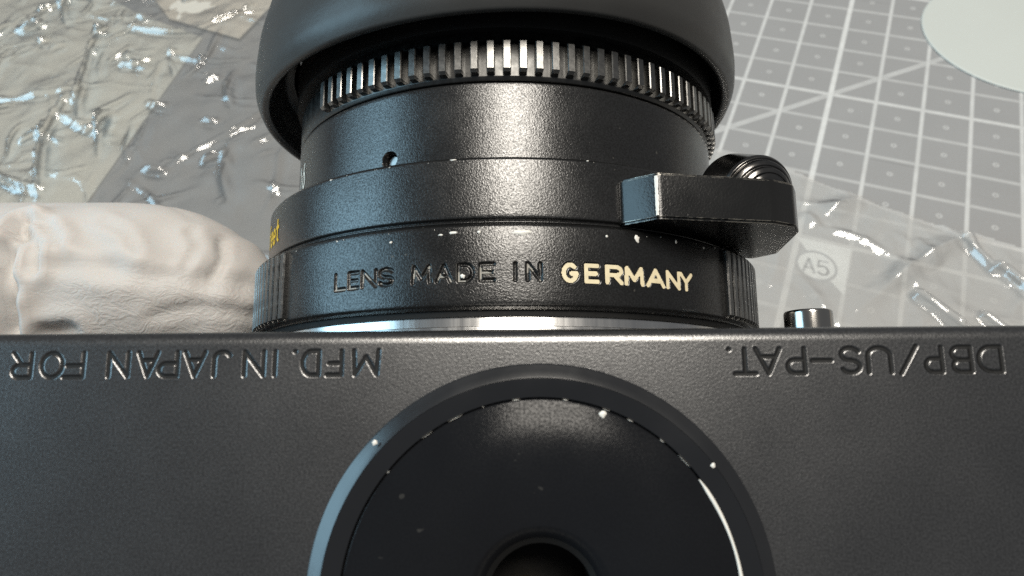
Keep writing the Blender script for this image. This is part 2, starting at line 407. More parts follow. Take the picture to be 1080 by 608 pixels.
for i in range(9):
    a = math.pi / 2 * i / 8; prof.append((YB + R_E - R_E * math.cos(a), -R_E + R_E * math.sin(a)))
prof += [(y, 0.0) for y in np.linspace(YB + 2, 1.8, 36)]
prof += [(y, 0.0) for y in np.arange(1.86, 3.94, 0.036)]
for i in range(11):
    a = math.pi / 2 * i / 10; prof.append((YF - R_E + R_E * math.sin(a), -R_E + R_E * math.cos(a)))
prof += [(YF, -3.0), (YF, -11.0)]
prof = np.array(prof)
xs = np.concatenate([np.linspace(XL, -28.2, 24)[:-1], np.arange(-28.2, 28.2, 0.036), np.linspace(28.2, XR, 24)])
PX = np.repeat(xs[None, :], len(prof), 0); PY = np.repeat(prof[:, :1], len(xs), 1); PZ = np.repeat(prof[:, 1:2], len(xs), 1)
dd = stroke_dist(PX, PY, SEG); top = PZ > -1e-6
PZ = PZ - np.where(top, groove(dd, 0.14, 0.055), 0)
nr, nc = PX.shape
idx = np.arange(nr * nc).reshape(nr, nc)
q = np.stack([idx[:-1, :-1], idx[:-1, 1:], idx[1:, 1:], idx[1:, :-1]], -1).reshape(-1, 4)
BX, BY = 1.35, -9.1
qk = q[(dd.ravel()[q].max(1) < 0.125) & (PZ.ravel()[q].max(1) > -.5)]
cx = PX.ravel()[q].mean(1); cy = PY.ravel()[q].mean(1); cz = PZ.ravel()[q].mean(1)
q = q[~((np.hypot(cx - BX, cy - BY) < 6.0) & (cz > -0.5))]
caps = [list(idx[:, 0]), list(idx[::-1, -1])]
plate = mesh_obj('base_plate', np.stack([PX, PY, PZ], -1).reshape(-1, 3), [tuple(f) for f in q.tolist()] + [tuple(int(i) for i in c) for c in caps], M['plate'], C0, True, 50)
used = np.unique(qk); mp_ = np.zeros(nr * nc, int); mp_[used] = np.arange(len(used)); LV = np.stack([PX, PY, PZ + .012], -1).reshape(-1, 3)[used]
mesh_obj('lettering', LV, [tuple(f) for f in mp_[qk].tolist()], M['dark'], plate)  # dark matte inlay: groove shade put into the colour, muting wall glints
plate['label'] = 'black base plate engraved upside down in the photo with place of manufacture and patents'

bm = bmesh.new(); bmesh.ops.create_cube(bm, size=1.0)
for v in bm.verts: v.co = Vector(((v.co.x) * (XR - XL - 1.0) + (XR + XL) / 2, v.co.y * (YF - YB - 0.6) + (YF + YB) / 2, v.co.z * (HB - 11.0) - 11.0 - (HB - 11.0) / 2))
bmesh.ops.bevel(bm, geom=[e for e in bm.edges], offset=2.0, segments=4, affect='EDGES')
bm_obj('body_shell', bm, M['shell'], C0)

# tripod socket: chamfered boss, inner disc, threaded hole
boss = lathe_z('tripod_socket', [(11.15, 0.30), (11.14, 0.455), (11.08, 0.46), (10.16, 0.46), (10.13, 0.41)], M['boss'], C0, BX, BY, 220, 14)
lathe_z('chamfered_rim', [(11.98, -0.05), (11.93, 0.01), (11.85, 0.05), (11.55, 0.235), (11.24, 0.40), (11.16, 0.435), (11.15, 0.30)], M['rim'], boss, BX, BY, 260, 40)
boss['label'] = 'round black tripod socket boss with chamfered rim'
lathe_z('socket_disc', [(10.11, 0.22), (10.04, 0.36), (9.94, 0.41), (3.75, 0.41), (3.62, 0.36), (3.1, -0.1), (3.05, -0.2)], M['disc'], boss, BX, BY, 220, 30)
th = []
for i in range(14):
    z = -0.2 - i * 0.45; th += [(3.05, z), (2.75, z - 0.22)]
lathe_z('threaded_hole', th + [(2.7, -6.6)], M['dark'], boss, BX, BY, 96, 20)
lathe_z('hole_floor', [(2.7, -6.55), (1.4, -6.5), (0.01, -6.5)], M['dark'], boss, BX, BY, 64, 30)
lathe_z('brass_pin', [(1.25, -6.5), (1.25, -5.2), (1.05, -5.0), (0.01, -5.0)], M['brass'], boss, BX - .75, BY - 1.35, 48, 30)
def chip_on_plane(pts, z, name, parent, mat=None, jit=0.35, seg=12):
    for x, y, r in pts:
        ring = [(x + r * (1 + random.uniform(-jit, jit)) * math.cos(a), y + r * (1 + random.uniform(-jit, jit)) * math.sin(a)) for a in np.linspace(0, 2 * math.pi, seg, endpoint=False)]
        V = [(a, b, z - 0.01) for a, b in ring] + [(x + (a - x) * 0.7, y + (b - y) * 0.7, z + 0.03) for a, b in ring] + [(x, y, z + 0.04)]
        F = [(i, (i + 1) % seg, seg + (i + 1) % seg, seg + i) for i in range(seg)] + [(seg + i, seg + (i + 1) % seg, 2 * seg) for i in range(seg)]
        mesh_obj(name, V, F, mat or M['chip'], parent)
pts = []
for px, py, r in ((395, 467, .15), (752, 491, .14)):
    p = unproj(px, py, .46); pts.append((p.x, p.y, r))
chip_on_plane(pts, .46, 'paint_chip', boss)
p = unproj(636, 437, .46); chip_on_plane([(p.x, p.y, .17)], .43, 'paint_chip', boss)
# worn bright arc on the right of the inner disc
def arc_wear_or_glint(name, a0, a1, r, wfun, z, parent, n=60):
    V, F = [], []
    for i in range(n + 1):
        a = math.radians(a0 + (a1 - a0) * i / n); h = wfun(i / n)
        for s, zz in ((-1, z - .03), (-.6, z + .02), (.6, z + .02), (1, z - .03)):
            rr = r + s * h; V.append((BX + rr * math.cos(a), BY + rr * math.sin(a), zz))
    for i in range(n):
        for j in range(3): k = i * 4 + j; F.append((k, k + 4, k + 5, k + 1))
    return mesh_obj(name, V, F, M['chip'], parent)
arc_wear_or_glint('worn_or_glint_edge', 36, -3, 10.06, lambda t: 0.10 * min(1, t * 6 + .35) * (0.85 + 0.15 * math.sin(t * 9)), 0.45, boss)
rw = random.Random(4)  # bright seam dashes: edge wear plus its highlights put into the colour
for a0, a1, hh in [(a, a - rw.choice((.6, 1.2, 2.5, 5.5, 8)) * rw.uniform(.6, 1.1), rw.uniform(.006, .02)) for a in (141, 127, 118, 107, 98, 83, 71, 63, 52, 45)]:
    arc_wear_or_glint('worn_or_glint_edge', a0, a1, 10.08, lambda t: hh * math.sin(math.pi * min(max(t, .03), .97)), 0.42, boss, 16)
# lens release button on the front
def lathe_y(name, prof, mat, parent, cx, cz, n=64): return lathe(name, prof, mat, parent, n, cx, cz, 35)
bX = (856 - 540) / FPX * 52.5 + .2
lathe_y('release_button', bev([(0.01, 7.72), (1.65, 7.72), (1.74, 7.55), (1.74, 4.4)], .08), M['steel'], C0, bX, -15.2)
lathe_y('button_collar', bev([(1.86, 5.2), (2.7, 5.2), (2.8, 4.4)], .1), M['dark'], C0, bX, -15.2)

# lens mount
mount = lathe('mount_ring', bev([(22.0, 4.0), (24.3, 4.0), (24.3, 5.9), (23.95, 6.05), (23.95, 6.3), (23.5, 6.35), (23.5, 7.3), (21, 7.4)], .06), M['chrome'], C0, 256, angle=30)
mount['label'] = 'bright chrome lens mount ring between the lens and the base plate'
lathe('mount_groove', [(22.0, 7.0), (23.7, 7.05), (23.75, 7.5), (22.0, 7.6)], M['dark'], C0, 192)

# focus ring with the engraved words
RF = 24.3
LTX, GTX = [], []
def ring_letter(ch, a, b, lst, ya=7.0, yc=0):
    # measured left/right pixel -> angle on the ring, band -> Y
    pa, _ = hit_cyl(a, 290, RF); pb, _ = hit_cyl(b, 290, RF)
    sa, sb = pa * RF, pb * RF
    if ch == 'I': sa, sb = (sa + sb) / 2 - .1, (sa + sb) / 2 + .1
    lst.extend(strokes(ch, sa + .12, sb - .12, TB, TT))
_, TB = hit_cyl(532, 295.5, RF); _, TT = hit_cyl(532, 278.5, RF)
for ch, a, b in (('L', 353, 365), ('E', 367, 379), ('N', 381, 398), ('S', 399, 416), ('M', 434, 455), ('A', 459, 477), ('D', 482, 500), ('E', 505, 522), ('I', 540, 547), ('N', 555, 572)):
    ring_letter(ch, a, b, LTX)
for ch, a, b in (('G', 593, 610), ('E', 617, 632), ('R', 639, 657), ('M', 659, 679), ('A', 682, 701), ('N', 703, 717), ('Y', 717, 730)):
    ring_letter(ch, a, b, GTX)
yl = list(np.arange(TB - .5, TT + .5, .05))
fprof = bev([(22.5, 7.45), (23.95, 7.45), (RF - .02, 7.75), (RF, 8.05)], .12) + [(RF, y) for y in yl] + bev([(RF, 13.2), (RF - .05, 13.5), (23.75, 13.78), (22.6, 13.8)], .08)[0:]
fprof = np.array(fprof)
ph = np.concatenate([np.arange(-48, 52, .05 / RF * 57.3), np.linspace(52, 312, 170, endpoint=False)]) * math.pi / 180
n = len(ph)
Yg = np.repeat(fprof[:, 1:2], n, 1); Sg = np.repeat((ph * RF)[None, :], len(fprof), 0); Rg = np.repeat(fprof[:, :1], n, 1)
dL = stroke_dist(Sg, Yg, seg_array(LTX)); dG = stroke_dist(Sg, Yg, seg_array(GTX))
Rg = Rg - groove(dL, .165, .18) - groove(dG, .23, .12)
P3 = np.stack([AX + Rg * np.sin(ph), Yg, AZ + Rg * np.cos(ph)], -1)
m = len(fprof)
FQ = [(i * n + j, i * n + (j + 1) % n, (i + 1) * n + (j + 1) % n, (i + 1) * n + j) for i in range(m - 1) for j in range(n)]
fring = mesh_obj('focus_ring', P3.reshape(-1, 3), FQ, M['ring'], C0, True, 50)
fring['label'] = 'black focus ring engraved with the lens origin, last word filled cream'
def inlay(name, dist, half, up, mat, keep=None):
    ok = dist < half
    sel = [f for f in FQ if all(ok.flat[k] for k in f)]
    if keep: sel = [f for f in sel if keep(Sg.flat[f[0]], Yg.flat[f[0]])]
    used = sorted({k for f in sel for k in f}); mp = {k: i for i, k in enumerate(used)}
    Rr = Rg + up if up > 0 else np.full_like(Rg, RF + up)
    Q = np.stack([AX + Rr * np.sin(ph), Yg, AZ + Rr * np.cos(ph)], -1).reshape(-1, 3)
    return mesh_obj(name, Q[used], [tuple(mp[k] for k in f) for f in sel], mat, fring)
inlay('lettering', dG, .19, -.03, M['cream'])
inlay('lettering', dL, .085, .02, M['residue'], lambda s, y: noise.noise(Vector((s * 1.1, y * 1.3, 3.3))) > .22)

# grips of the focus ring: ridges of their own
def ridge_mesh(name, wd, ht, y0, y1, mat, ch=.1):
    bm = bmesh.new(); h = wd / 2
    a = [(-h, 0), (-h, ht - ch), (-h + ch, ht), (h - ch, ht), (h, ht - ch), (h, 0)]
    def ring(y, k): return [bm.verts.new((x * (1 if zz < .01 else k), y, zz * (1 if k == 1 else .72))) for x, zz in a]
    L = [ring(y0, .8), ring(y0 + .22, 1), ring(y1 - .22, 1), ring(y1, .8)]
    for i in range(3):
        for j in range(5): bm.faces.new((L[i][j], L[i][j + 1], L[i + 1][j + 1], L[i + 1][j]))
    bm.faces.new(L[0]); bm.faces.new(L[-1])
    bmesh.ops.recalc_face_normals(bm, faces=bm.faces)
    bmesh.ops.scale(bm, vec=(MM, MM, MM), verts=bm.verts)
    me = bpy.data.meshes.new(name); bm.to_mesh(me); bm.free(); me.materials.append(mat); return me
def ridges(me, R, angles, parent, name='ridge'):
    for a in angles:
        o = bpy.data.objects.new(name, me); COL.objects.link(o); o.parent = parent
        o.location = Vector((AX + R * math.sin(a), 0, AZ + R * math.cos(a))) * MM; o.rotation_euler = (0, a, 0)
gm = ridge_mesh('ridge', .72, .55, 7.75, 13.45, M['gripw'])
step = 1.02 / RF
for sgn, a0 in ((-1, -hit_cyl(301, 305, RF)[0]), (1, hit_cyl(766, 305, RF)[0])):
    ridges(gm, RF - .12, [sgn * (a0 + i * step) for i in range(18)], fring)
# paint chips on the upper edge of the ring
def chip_on_ring(px, py, R, wmm, hmm, parent):
    a, y = hit_cyl(px, py, R); seg = 14; ring = []
    for t in np.linspace(0, 2 * math.pi, seg, endpoint=False):
        k = 1 + random.uniform(-.3, .3); ring.append((a + wmm / 2 * k * math.cos(t) / R, y + hmm / 2 * k * math.sin(t)))
    V = [cyl(R - .02, b, c) for b, c in ring] + [cyl(R + .035, a + (b - a) * .75, y + (c - y) * .75) for b, c in ring] + [cyl(R + .04, a, y)]
    F = [(i, (i + 1) % seg, seg + (i + 1) % seg, seg + i) for i in range(seg)] + [(seg + i, seg + (i + 1) % seg, 2 * seg) for i in range(seg)]
    mesh_obj('paint_chip', V, F, M['chip'], parent)
for a in ((549, 245.5, RF, 1.5, .45), (672, 252, RF, .42, .6), (713, 255, RF, .26, .3), (478, 246, RF, .7, .22), (465, 248, RF, .4, .2), (412, 256, RF, .25, .2), (640, 249.5, RF, .25, .18), (742, 262, RF, .2, .2), (505, 245, RF, .3, .2), (488, 291.5, RF, .35, .3)):
    chip_on_ring(*a, fring)

rd = random.Random(9)
def speck(R, a, y, w_, h_, parent):
    seg = 9; ring = [(a + w_ / 2 * rd.uniform(.5, 1.3) * math.cos(t) / R, y + h_ / 2 * rd.uniform(.5, 1.3) * math.sin(t)) for t in np.linspace(0, 2 * math.pi, seg, endpoint=False)]
    mesh_obj('paint_chip', [cyl(R - .02, b, c) for b, c in ring] + [cyl(R + .03, a, y)], [(i, (i + 1) % seg, seg) for i in range(seg)], M['chip'], parent)
for _ in range(16):
    speck(RF, rd.uniform(-.85, .9), 13.28 + rd.uniform(-.12, .1), rd.uniform(.08, .5) * rd.random(), rd.uniform(.05, .12), fring)
# distance scale ring
sring = lathe('distance_ring', bev([(22.6, 13.7), (23.35, 13.86), (23.45, 14.0), (23.3, 14.12), (23.6, 14.25), (23.62, 14.5), (23.62, 18.7), (23.45, 18.92), (20.8, 19.0)], .09), M['barrel'], C0, 256, angle=40)
sring['label'] = 'plain black distance ring marked in yellow at its left'
def ring_text(name, txt, a0deg, y0, hgt, wdt, gap, R, mat, parent, half):
    s = math.radians(a0deg) * R; polys = []
    for ch in txt: polys += strokes(ch, s, s + wdt, y0, y0 + hgt); s += wdt + gap
    V = ribbon(name, polys, half, lambda s_, y_: cyl(R + .03, s_ / R, y_), mat, parent)
ring_text('scale_lettering', 'feet', -67, 15.4, 2.0, .8, .4, 23.62, M['yellow'], sring, .15)
for px, py, w_, h_ in ((478, 167.5, .45, .12), (349, 189, .22, .14), (620, 168.5, .2, .1)): chip_on_ring(px, py + 1.5, 23.6, w_, h_, sring)

for _ in range(14):
    speck(23.6, rd.uniform(-.9, .4), 18.66 + rd.uniform(-.06, .05), rd.uniform(.1, .7) * rd.random(), rd.uniform(.04, .08), sring)
# upper barrel with its set-screw hole
RB = 21.15
ha, hy = hit_cyl(411, 169, RB)
by = np.concatenate([[18.6, 18.95], np.linspace(19.1, hy - .95, 4) if hy > 20.2 else [], np.arange(hy - .9, hy + .9, .06), np.linspace(hy + 1.0, 25.6, 14)])
by = np.unique(by[by >= 18.5])
bprof = [(RB, y) for y in by] + bev([(RB, 25.7), (RB - .03, 25.95), (RB - .3, 26.12), (20.2, 26.15)], .06)
bprof = np.array(bprof)
da = math.degrees(ha)
pb = np.concatenate([np.arange(da - 2.6, da + 2.6, .06 / RB * 57.3), np.linspace(da + 2.6, da + 357.4, 260, endpoint=False)]) * math.pi / 180
nb = len(pb); Yb = np.repeat(bprof[:, 1:2], nb, 1); Rb = np.repeat(bprof[:, :1], nb, 1); Pb = np.repeat(pb[None, :], len(bprof), 0)
hd = np.hypot((Pb - ha) * RB, Yb - hy)
Rb = Rb - np.where(hd < .60, 1.3, np.where(hd < .72, (.72 - hd) / .12 * .25, 0))
V = np.stack([AX + Rb * np.sin(Pb), Yb, AZ + Rb * np.cos(Pb)], -1).reshape(-1, 3)
F = [(i * nb + j, i * nb + (j + 1) % nb, (i + 1) * nb + (j + 1) % nb, (i + 1) * nb + j) for i in range(len(bprof) - 1) for j in range(nb)]
barrel = mesh_obj('upper_barrel', V, F, M['barrel'], C0, True, 45)
# slotted grub screw in the hole
cxs, _, czs = cyl(RB - .75, ha, hy)
bm = bmesh.new(); bmesh.ops.create_cone(bm, cap_ends=True, segments=28, radius1=.52, radius2=.47, depth=.3)
bmesh.ops.rotate(bm, cent=(0, 0, 0), matrix=Matrix.Rotation(ha, 3, 'Y'), verts=bm.verts)
for v in bm.verts: v.co += Vector((cxs, hy, czs))
bm_obj('grub_screw', bm, M['screw'], barrel)
ring_text('scale_lettering', '16', -66.5, 21.2, 2.2, .8, .5, RB, M['whitepaint'], barrel, .13)

# aperture ring with its ridges
aring = lathe('aperture_ring', bev([(20.2, 26.1), (21.0, 26.2), (21.1, 26.4), (21.15, 26.5), (21.15, 29.3), (20.9, 29.6), (20.9, 30.6), (20.0, 30.7)], .06), M['gripr'], C0, 256, angle=35)
aring['label'] = 'ridged aperture ring with worn bright edges under the rubber hood'
NR = 106
aL = hit_cyl(341, 110, 21.6)[0]
am = ridge_mesh('ridge', .64, .78, 26.62, 29.36, M['ridge'], .07)
ridges(am, 21.1, [2 * math.pi * (i + .3) / NR for i in range(-35, 35) if 2 * math.pi * (i + .3) / NR > aL], aring)
lathe('lens_neck', [(20.0, 30.5), (21.6, 30.4), (21.7, 30.7), (21.7, 34.0), (20, 35.0)], M['dark'], C0, 192)

# rubber hood, folded back over the neck
def wob(V, ph):
    k = 1 + .012 * np.sin(2 * ph + .6) + .006 * np.sin(3 * ph + 1.0)
    V[:, :, 0] = AX - .95 + (V[:, :, 0] - AX) * k; V[:, :, 2] = AZ + (V[:, :, 2] - AZ) * k
    V[:, :, 1] += .12 * np.sin(3 * ph) + .5 * np.sin(ph) + .15 + .75 * np.sin(ph) ** 2; return V
hp = bev([(21.5, 33.6), (22.4, 33.4), (23.5, 31.4), (23.75, 29.95), (24.45, 29.75), (25.1, 31.0), (25.25, 33.0), (25.0, 36.5), (24.2, 40.0), (22.6, 40.6), (21.6, 39.5), (21.0, 36.0)], .8, 5)
hood = lathe('rubber_hood', hp, M['rubber'], C0, 220, tilt=wob, angle=70)
hood['label'] = 'soft black rubber lens hood folded back over the front of the lens'
lathe('front_rim', bev([(21.4, 34.0), (20.6, 38.2), (19.0, 38.4), (17.5, 36.0)], .2), M['dark'], C0, 128)
lathe('front_glass', [(17.6, 36.0), (14, 36.9), (9, 37.7), (4, 38.1), (.01, 38.2), (.01, 34.5), (17.6, 34.5)], M['glass'], C0, 96, angle=30)

# focusing tab: a chamfered block standing off the ring
prf = bev([(8.15, -13.0), (10.6, -11.25), (19.5, -12.9), (21.5, -14.0), (22.5, -16.0), (23.4, -23.0), (21.8, -25.0), (19.6, -24.4), (14.0, -19.5), (7.9, -16.0)], .32, 3, True)
bm = bmesh.new()
y0, y1 = 13.98, 17.45
lo = [bm.verts.new((x, y0, z)) for x, z in prf]; hi = [bm.verts.new((x, y1, z)) for x, z in prf]
bm.faces.new(lo); bm.faces.new(hi[::-1]); nn = len(prf)
for i in range(nn): bm.faces.new((lo[i], lo[(i + 1) % nn], hi[(i + 1) % nn], hi[i]))
bmesh.ops.recalc_face_normals(bm, faces=bm.faces)
bmesh.ops.bevel(bm, geom=[e for e in bm.edges if abs(e.verts[0].co.y - e.verts[1].co.y) < 1e-6], offset=.16, segments=2, affect='EDGES')
tab = bm_obj('focus_tab', bm, M['tab'], C0, True, 25)
tab['label'] = 'black focusing tab jutting out to the right of the lens'
# its round stepped finger rest beyond the block
def disc_rest(name, prof, mat, parent, c, tilt):
    P = np.array(prof, float); n_ = 72; V = []
    rot = Matrix.Rotation(tilt[0], 3, 'X') @ Matrix.Rotation(tilt[1], 3, 'Y')
    for r, z in P:
        for j in range(n_):
            a = 2 * math.pi * j / n_; V.append(tuple(Vector(c) + rot @ Vector((r * math.cos(a), r * math.sin(a), z))))
    F = [(i * n_ + j, i * n_ + (j + 1) % n_, (i + 1) * n_ + (j + 1) % n_, (i + 1) * n_ + j) for i in range(len(P) - 1) for j in range(n_)]
    return mesh_obj(name, V, F, mat, parent, True, 40)
disc_rest('finger_rest', bev([(3.2, -5.0), (3.25, -1.5), (3.1, -1.2), (2.9, -1.25), (2.85, -.85), (2.6, -.6), (2.4, -.66), (2.35, -.3), (2.05, -.08), (1.9, -.14), (1.7, .05), (.9, .12), (.01, .13)], .06), M['knob'], tab, (19.7, 16.4, -14.6), (0.42, 0.25))
V, F = [], []
a_, b_ = np.array([10.62, -11.28]), np.array([10.38, -11.50])
rr_ = 22
for i in range(rr_ + 1):
    y = y0 + .25 + (y1 - y0 - .5) * i / rr_; k = .55 + .45 * random.random()
    m_ = (a_ + b_) / 2; V += [(m_[0] - .16 * k, y, m_[1] - .12 * k + .05), (m_[0], y, m_[1] + .10), (m_[0] + .16 * k, y, m_[1] + .10 * k + .02)]
for i in range(rr_):
    for j in range(2): F.append((i * 3 + j, i * 3 + j + 1, i * 3 + j + 4, i * 3 + j + 3))
mesh_obj('worn_or_glint_edge', V, F, M['chip'], tab)

# ================================================================== GLOVED HAND round the left end of the camera
def tube(bm, path, n=28):
    rings = []; P = [Vector(p[:3]) for p in path]
    for i, p in enumerate(path):
        d = (P[min(i + 1, len(P) - 1)] - P[max(i - 1, 0)]).normalized()
        u = d.cross(Vector((0, 1, 0))); u = u.normalized() if u.length > .05 else Vector((0, 0, 1)); v = d.cross(u).normalized()
        ry = p[4] if len(p) > 4 else p[3]
        rings.append([bm.verts.new(P[i] + u * (p[3] * math.cos(a)) + v * (ry * math.sin(a))) for a in np.linspace(0, 2 * math.pi, n, endpoint=False)])
    for i in range(len(rings) - 1):
        for j in range(n): bm.faces.new((rings[i][j], rings[i][(j + 1) % n], rings[i + 1][(j + 1) % n], rings[i + 1][j]))
    bm.faces.new(rings[0]); bm.faces.new(rings[-1][::-1])
def smooth_path(pts, k=8):
    out = []; A = np.array(pts, float)
    for i in range(len(A) - 1):
        p0, p1, p2, p3 = A[max(i - 1, 0)], A[i], A[i + 1], A[min(i + 2, len(A) - 1)]
        for s in range(k):
            t = s / k; out.append(tuple(.5 * (2 * p1 + (p2 - p0) * t + (2 * p0 - 5 * p1 + 4 * p2 - p3) * t * t + (3 * p1 - p0 - 3 * p2 + p3) * t ** 3)))
    out.append(tuple(A[-1])); return out
def capped(pts):  # rounded finger end at the last point
    out = smooth_path(pts); e = out[-1]; d = np.array(e[:3]) - np.array(out[-4][:3]); d /= np.linalg.norm(d); r = e[3]
    for a in (20, 40, 58, 72, 83): 
        k = math.cos(math.radians(a)); q = np.array(e[:3]) + d * r * .85 * math.sin(math.radians(a)); out.append((*q, r * k, e[4] * k))
    return out
bm = bmesh.new()
fy = YF + .1
tube(bm, capped([(-74, 8.0, -36, 9.5, 9.5), (-64, 13.4, -34.5, 9.2, 9.0), (-55, 13.6, -34, 8.9, 8.75), (-46, 13.6, -34, 8.7, 8.8), (-39, 13.5, -34, 8.5, 8.8), (-34.0, 13.0, -34.5, 7.9, 8.3), (-30.2, 12.0, -35, 6.6, 7.0)]))
tube(bm, capped([(-74, 8.0, -51, 9, 9), (-62, 13.2, -50, 8.6, 8.4), (-48, 13.2, -50, 8.2, 8.2), (-36, 12.6, -50, 7.2, 7.4)]))
tube(bm, capped([(-74, 7.0, -65, 8.6, 8.6), (-62, 12.6, -65, 8, 8), (-48, 12.6, -65, 7.6, 7.6), (-40, 12.2, -65, 7, 7)]))
tube(bm, capped([(-74, 6.0, -77, 7.6, 7.6), (-63, 11.8, -77.5, 6.8, 6.8), (-52, 11.8, -77.5, 6.4, 6.4), (-46, 11.6, -77.5, 6, 6)]))
tube(bm, capped([(-76, -24, -52, 11, 11), (-70, -37, -46, 10, 10), (-58, -40.5, -40, 9, 9), (-48, -38.0, -36, 8, 8)]))
tube(bm, smooth_path([(-71.5, 9, -30, 8, 9), (-72.5, 2, -40, 10, 12), (-73, -8, -50, 10.5, 16), (-74, -20, -58, 11, 16), (-76, -30, -62, 12, 14)]))
tube(bm, smooth_path([(-72, 8, -40, 9, 9), (-72, 7, -52, 9.5, 9), (-72, 6, -66, 9, 9), (-72.5, 5, -77, 7, 7)]))
tube(bm, smooth_path([(-73, -6, -55, 11, 20), (-86, -14, -60, 14, 24), (-108, -24, -64, 17, 24), (-135, -34, -66, 19, 22)]))
hand0 = bm_obj('hand_raw', bm, M['glove'])
rm = hand0.modifiers.new('r', 'REMESH'); rm.mode = 'VOXEL'; rm.voxel_size = .00055
sm = hand0.modifiers.new('s', 'SMOOTH'); sm.factor = .5; sm.iterations = 8
dg = bpy.context.evaluated_depsgraph_get(); dg.update()
me = bpy.data.meshes.new_from_object(hand0.evaluated_get(dg))
bpy.data.objects.remove(hand0)
nv = len(me.vertices); co = np.empty(nv * 3, np.float32); me.vertices.foreach_get('co', co); co = co.reshape(-1, 3).astype(float) * 1000
no = np.empty(nv * 3, np.float32); me.vertices.foreach_get('normal', no); no = no.reshape(-1, 3)
def at(px, py, d=64.5): return np.array([(px - 540) / FPX * d, (441 - py) / FPX * d])
X, Y, Z = co[:, 0], co[:, 1], co[:, 2]
disp = np.zeros(nv); front = np.clip((Z + 46) / 4, 0, 1)
def crease(pts, wd, depth):
    global disp
    d = np.full(nv, 9e9)
    for i in range(len(pts) - 1):
        a, b = at(*pts[i]), at(*pts[i + 1]); v = b - a; t = np.clip(((X - a[0]) * v[0] + (Y - a[1]) * v[1]) / (v @ v), 0, 1)
        d = np.minimum(d, np.hypot(X - a[0] - t * v[0], Y - a[1] - t * v[1]))
    disp += front * (-depth * np.exp(-(d / wd) ** 2) + depth * .55 * np.exp(-((d - wd * 1.9) / wd) ** 2))
crease([(2, 225), (10, 250), (4, 290), (4, 345)], .7, 1.1)
crease([(-4, 260), (14, 300), (10, 350)], .6, .8)
crease([(14, 232), (30, 252), (26, 275)], .8, .55)
crease([(28, 226), (48, 248)], .7, .35)
crease([(70, 232), (112, 276)], 1.1, .28)
crease([(150, 236), (170, 262)], 1.3, .22)
crease([(205, 236), (214, 262), (204, 288)], .9, .24)
crease([(232, 244), (240, 270), (234, 290)], .9, .18)
crease([(60, 276), (110, 282), (150, 288), (210, 286), (262, 289)], .8, .28)
crease([(30, 285), (20, 300)], .7, .3)
crease([(0, 236), (20, 244), (34, 262), (38, 284)], .45, .45)
crease([(6, 222), (34, 230), (52, 246), (58, 262)], .4, .32)
crease([(90, 224), (120, 240), (134, 262)], .45, .2)
crease([(176, 230), (188, 250), (182, 276)], .4, .2)
crease([(205, 236), (213, 262), (206, 286)], .35, .3)
crease([(150, 330), (190, 318), (240, 322)], .5, .16)
crease([(40, 348), (66, 345)], .7, .6)
lf = np.array([noise.noise(Vector((x / 7, y / 5, z / 7))) for x, y, z in co]) * .14 + np.array([noise.noise(Vector((x / 2.6, y / 2.0, z / 2.6 + 9))) for x, y, z in co]) * .02
disp += lf
rg = np.array([abs(noise.noise(Vector((x / 13 + y / 20, y / 11 - x / 30, z / 12 + 4)))) for x, y, z in co])
disp -= .12 * np.clip(1 - rg * 11, 0, 1) ** 1.5
co2 = (co + no * disp[:, None])
# the glove presses flat against the camera's front and end
ins = (co2[:, 1] < YF + .12) & (co2[:, 1] > YF - 5) & (co2[:, 0] > XL - .2) & (co2[:, 2] < -1)
co2[ins, 1] = YF + .12
ins = (co2[:, 1] > YB - 4) & (co2[:, 1] < YB - .12 + 4) & (co2[:, 0] > XL) & (co2[:, 2] < -1); co2[ins & (co2[:, 1] > YB - .12), 1] = YB - .12
ins = (co2[:, 0] > XL - .12) & (co2[:, 0] < XL + 6) & (co2[:, 1] < YF - .05) & (co2[:, 1] > YB + .05); co2[ins, 0] = XL - .12
me.vertices.foreach_set('co', (co2 / 1000).astype(np.float32).ravel()); me.update()
me.polygons.foreach_set('use_smooth', [True] * len(me.polygons))
me.materials.clear(); me.materials.append(M['glove'])
hand = bpy.data.objects.new('gloved_hand', me); COL.objects.link(hand); hand.matrix_world = BW
tag(hand, 'hand in a wrinkled white rubber glove, finger pressed against the lens', 'glove')

# ================================================================== THINGS ON THE MAT
def slab(name, outline, z0, z1, mat, curl=None):
    n_ = len(outline); V = [(x, y, z0) for x, y in outline] + [(x, y, z1) for x, y in outline]
    F = [tuple(range(n_))[::-1], tuple(range(n_, 2 * n_))] + [(i, (i + 1) % n_, n_ + (i + 1) % n_, n_ + i) for i in range(n_)]
    V = np.array(V); c = V.mean(0) * (1, 1, 0)
    o = mesh_obj(name, V - c, F, mat, None, False); o.location = Vector(c) * MM
    return o
sh = [mm2(on_mat(*q_)) for q_ in ((214, 41), (60, 262), (-160, 330), (-220, 60), (60, -30), (150, 18))]
tag(slab('paper_sheet', sh, .08, .45, M['paper']), 'pale paper sheet under crumpled film at upper left', 'paper')
sh = [mm2(on_mat(*q_, .9)) for q_ in ((178, 20), (252, 41), (300, -8), (230, -40), (150, -20))]
tag(slab('folded_card', sh, .46, .95, M['card']), 'small cream card beside the rubber hood at the top edge', 'card')
sh = [mm2(on_mat(*q_, 0)) for q_ in ((330, -60), (470, 60), (430, 260), (330, 330), (-40, 420), (-300, 200), (-100, -150))]
tag(slab('grey_pouch', sh, .03, .045, M['grey']), 'flat grey plastic pouch under the crumpled bag beside the rubber hood', 'pouch')
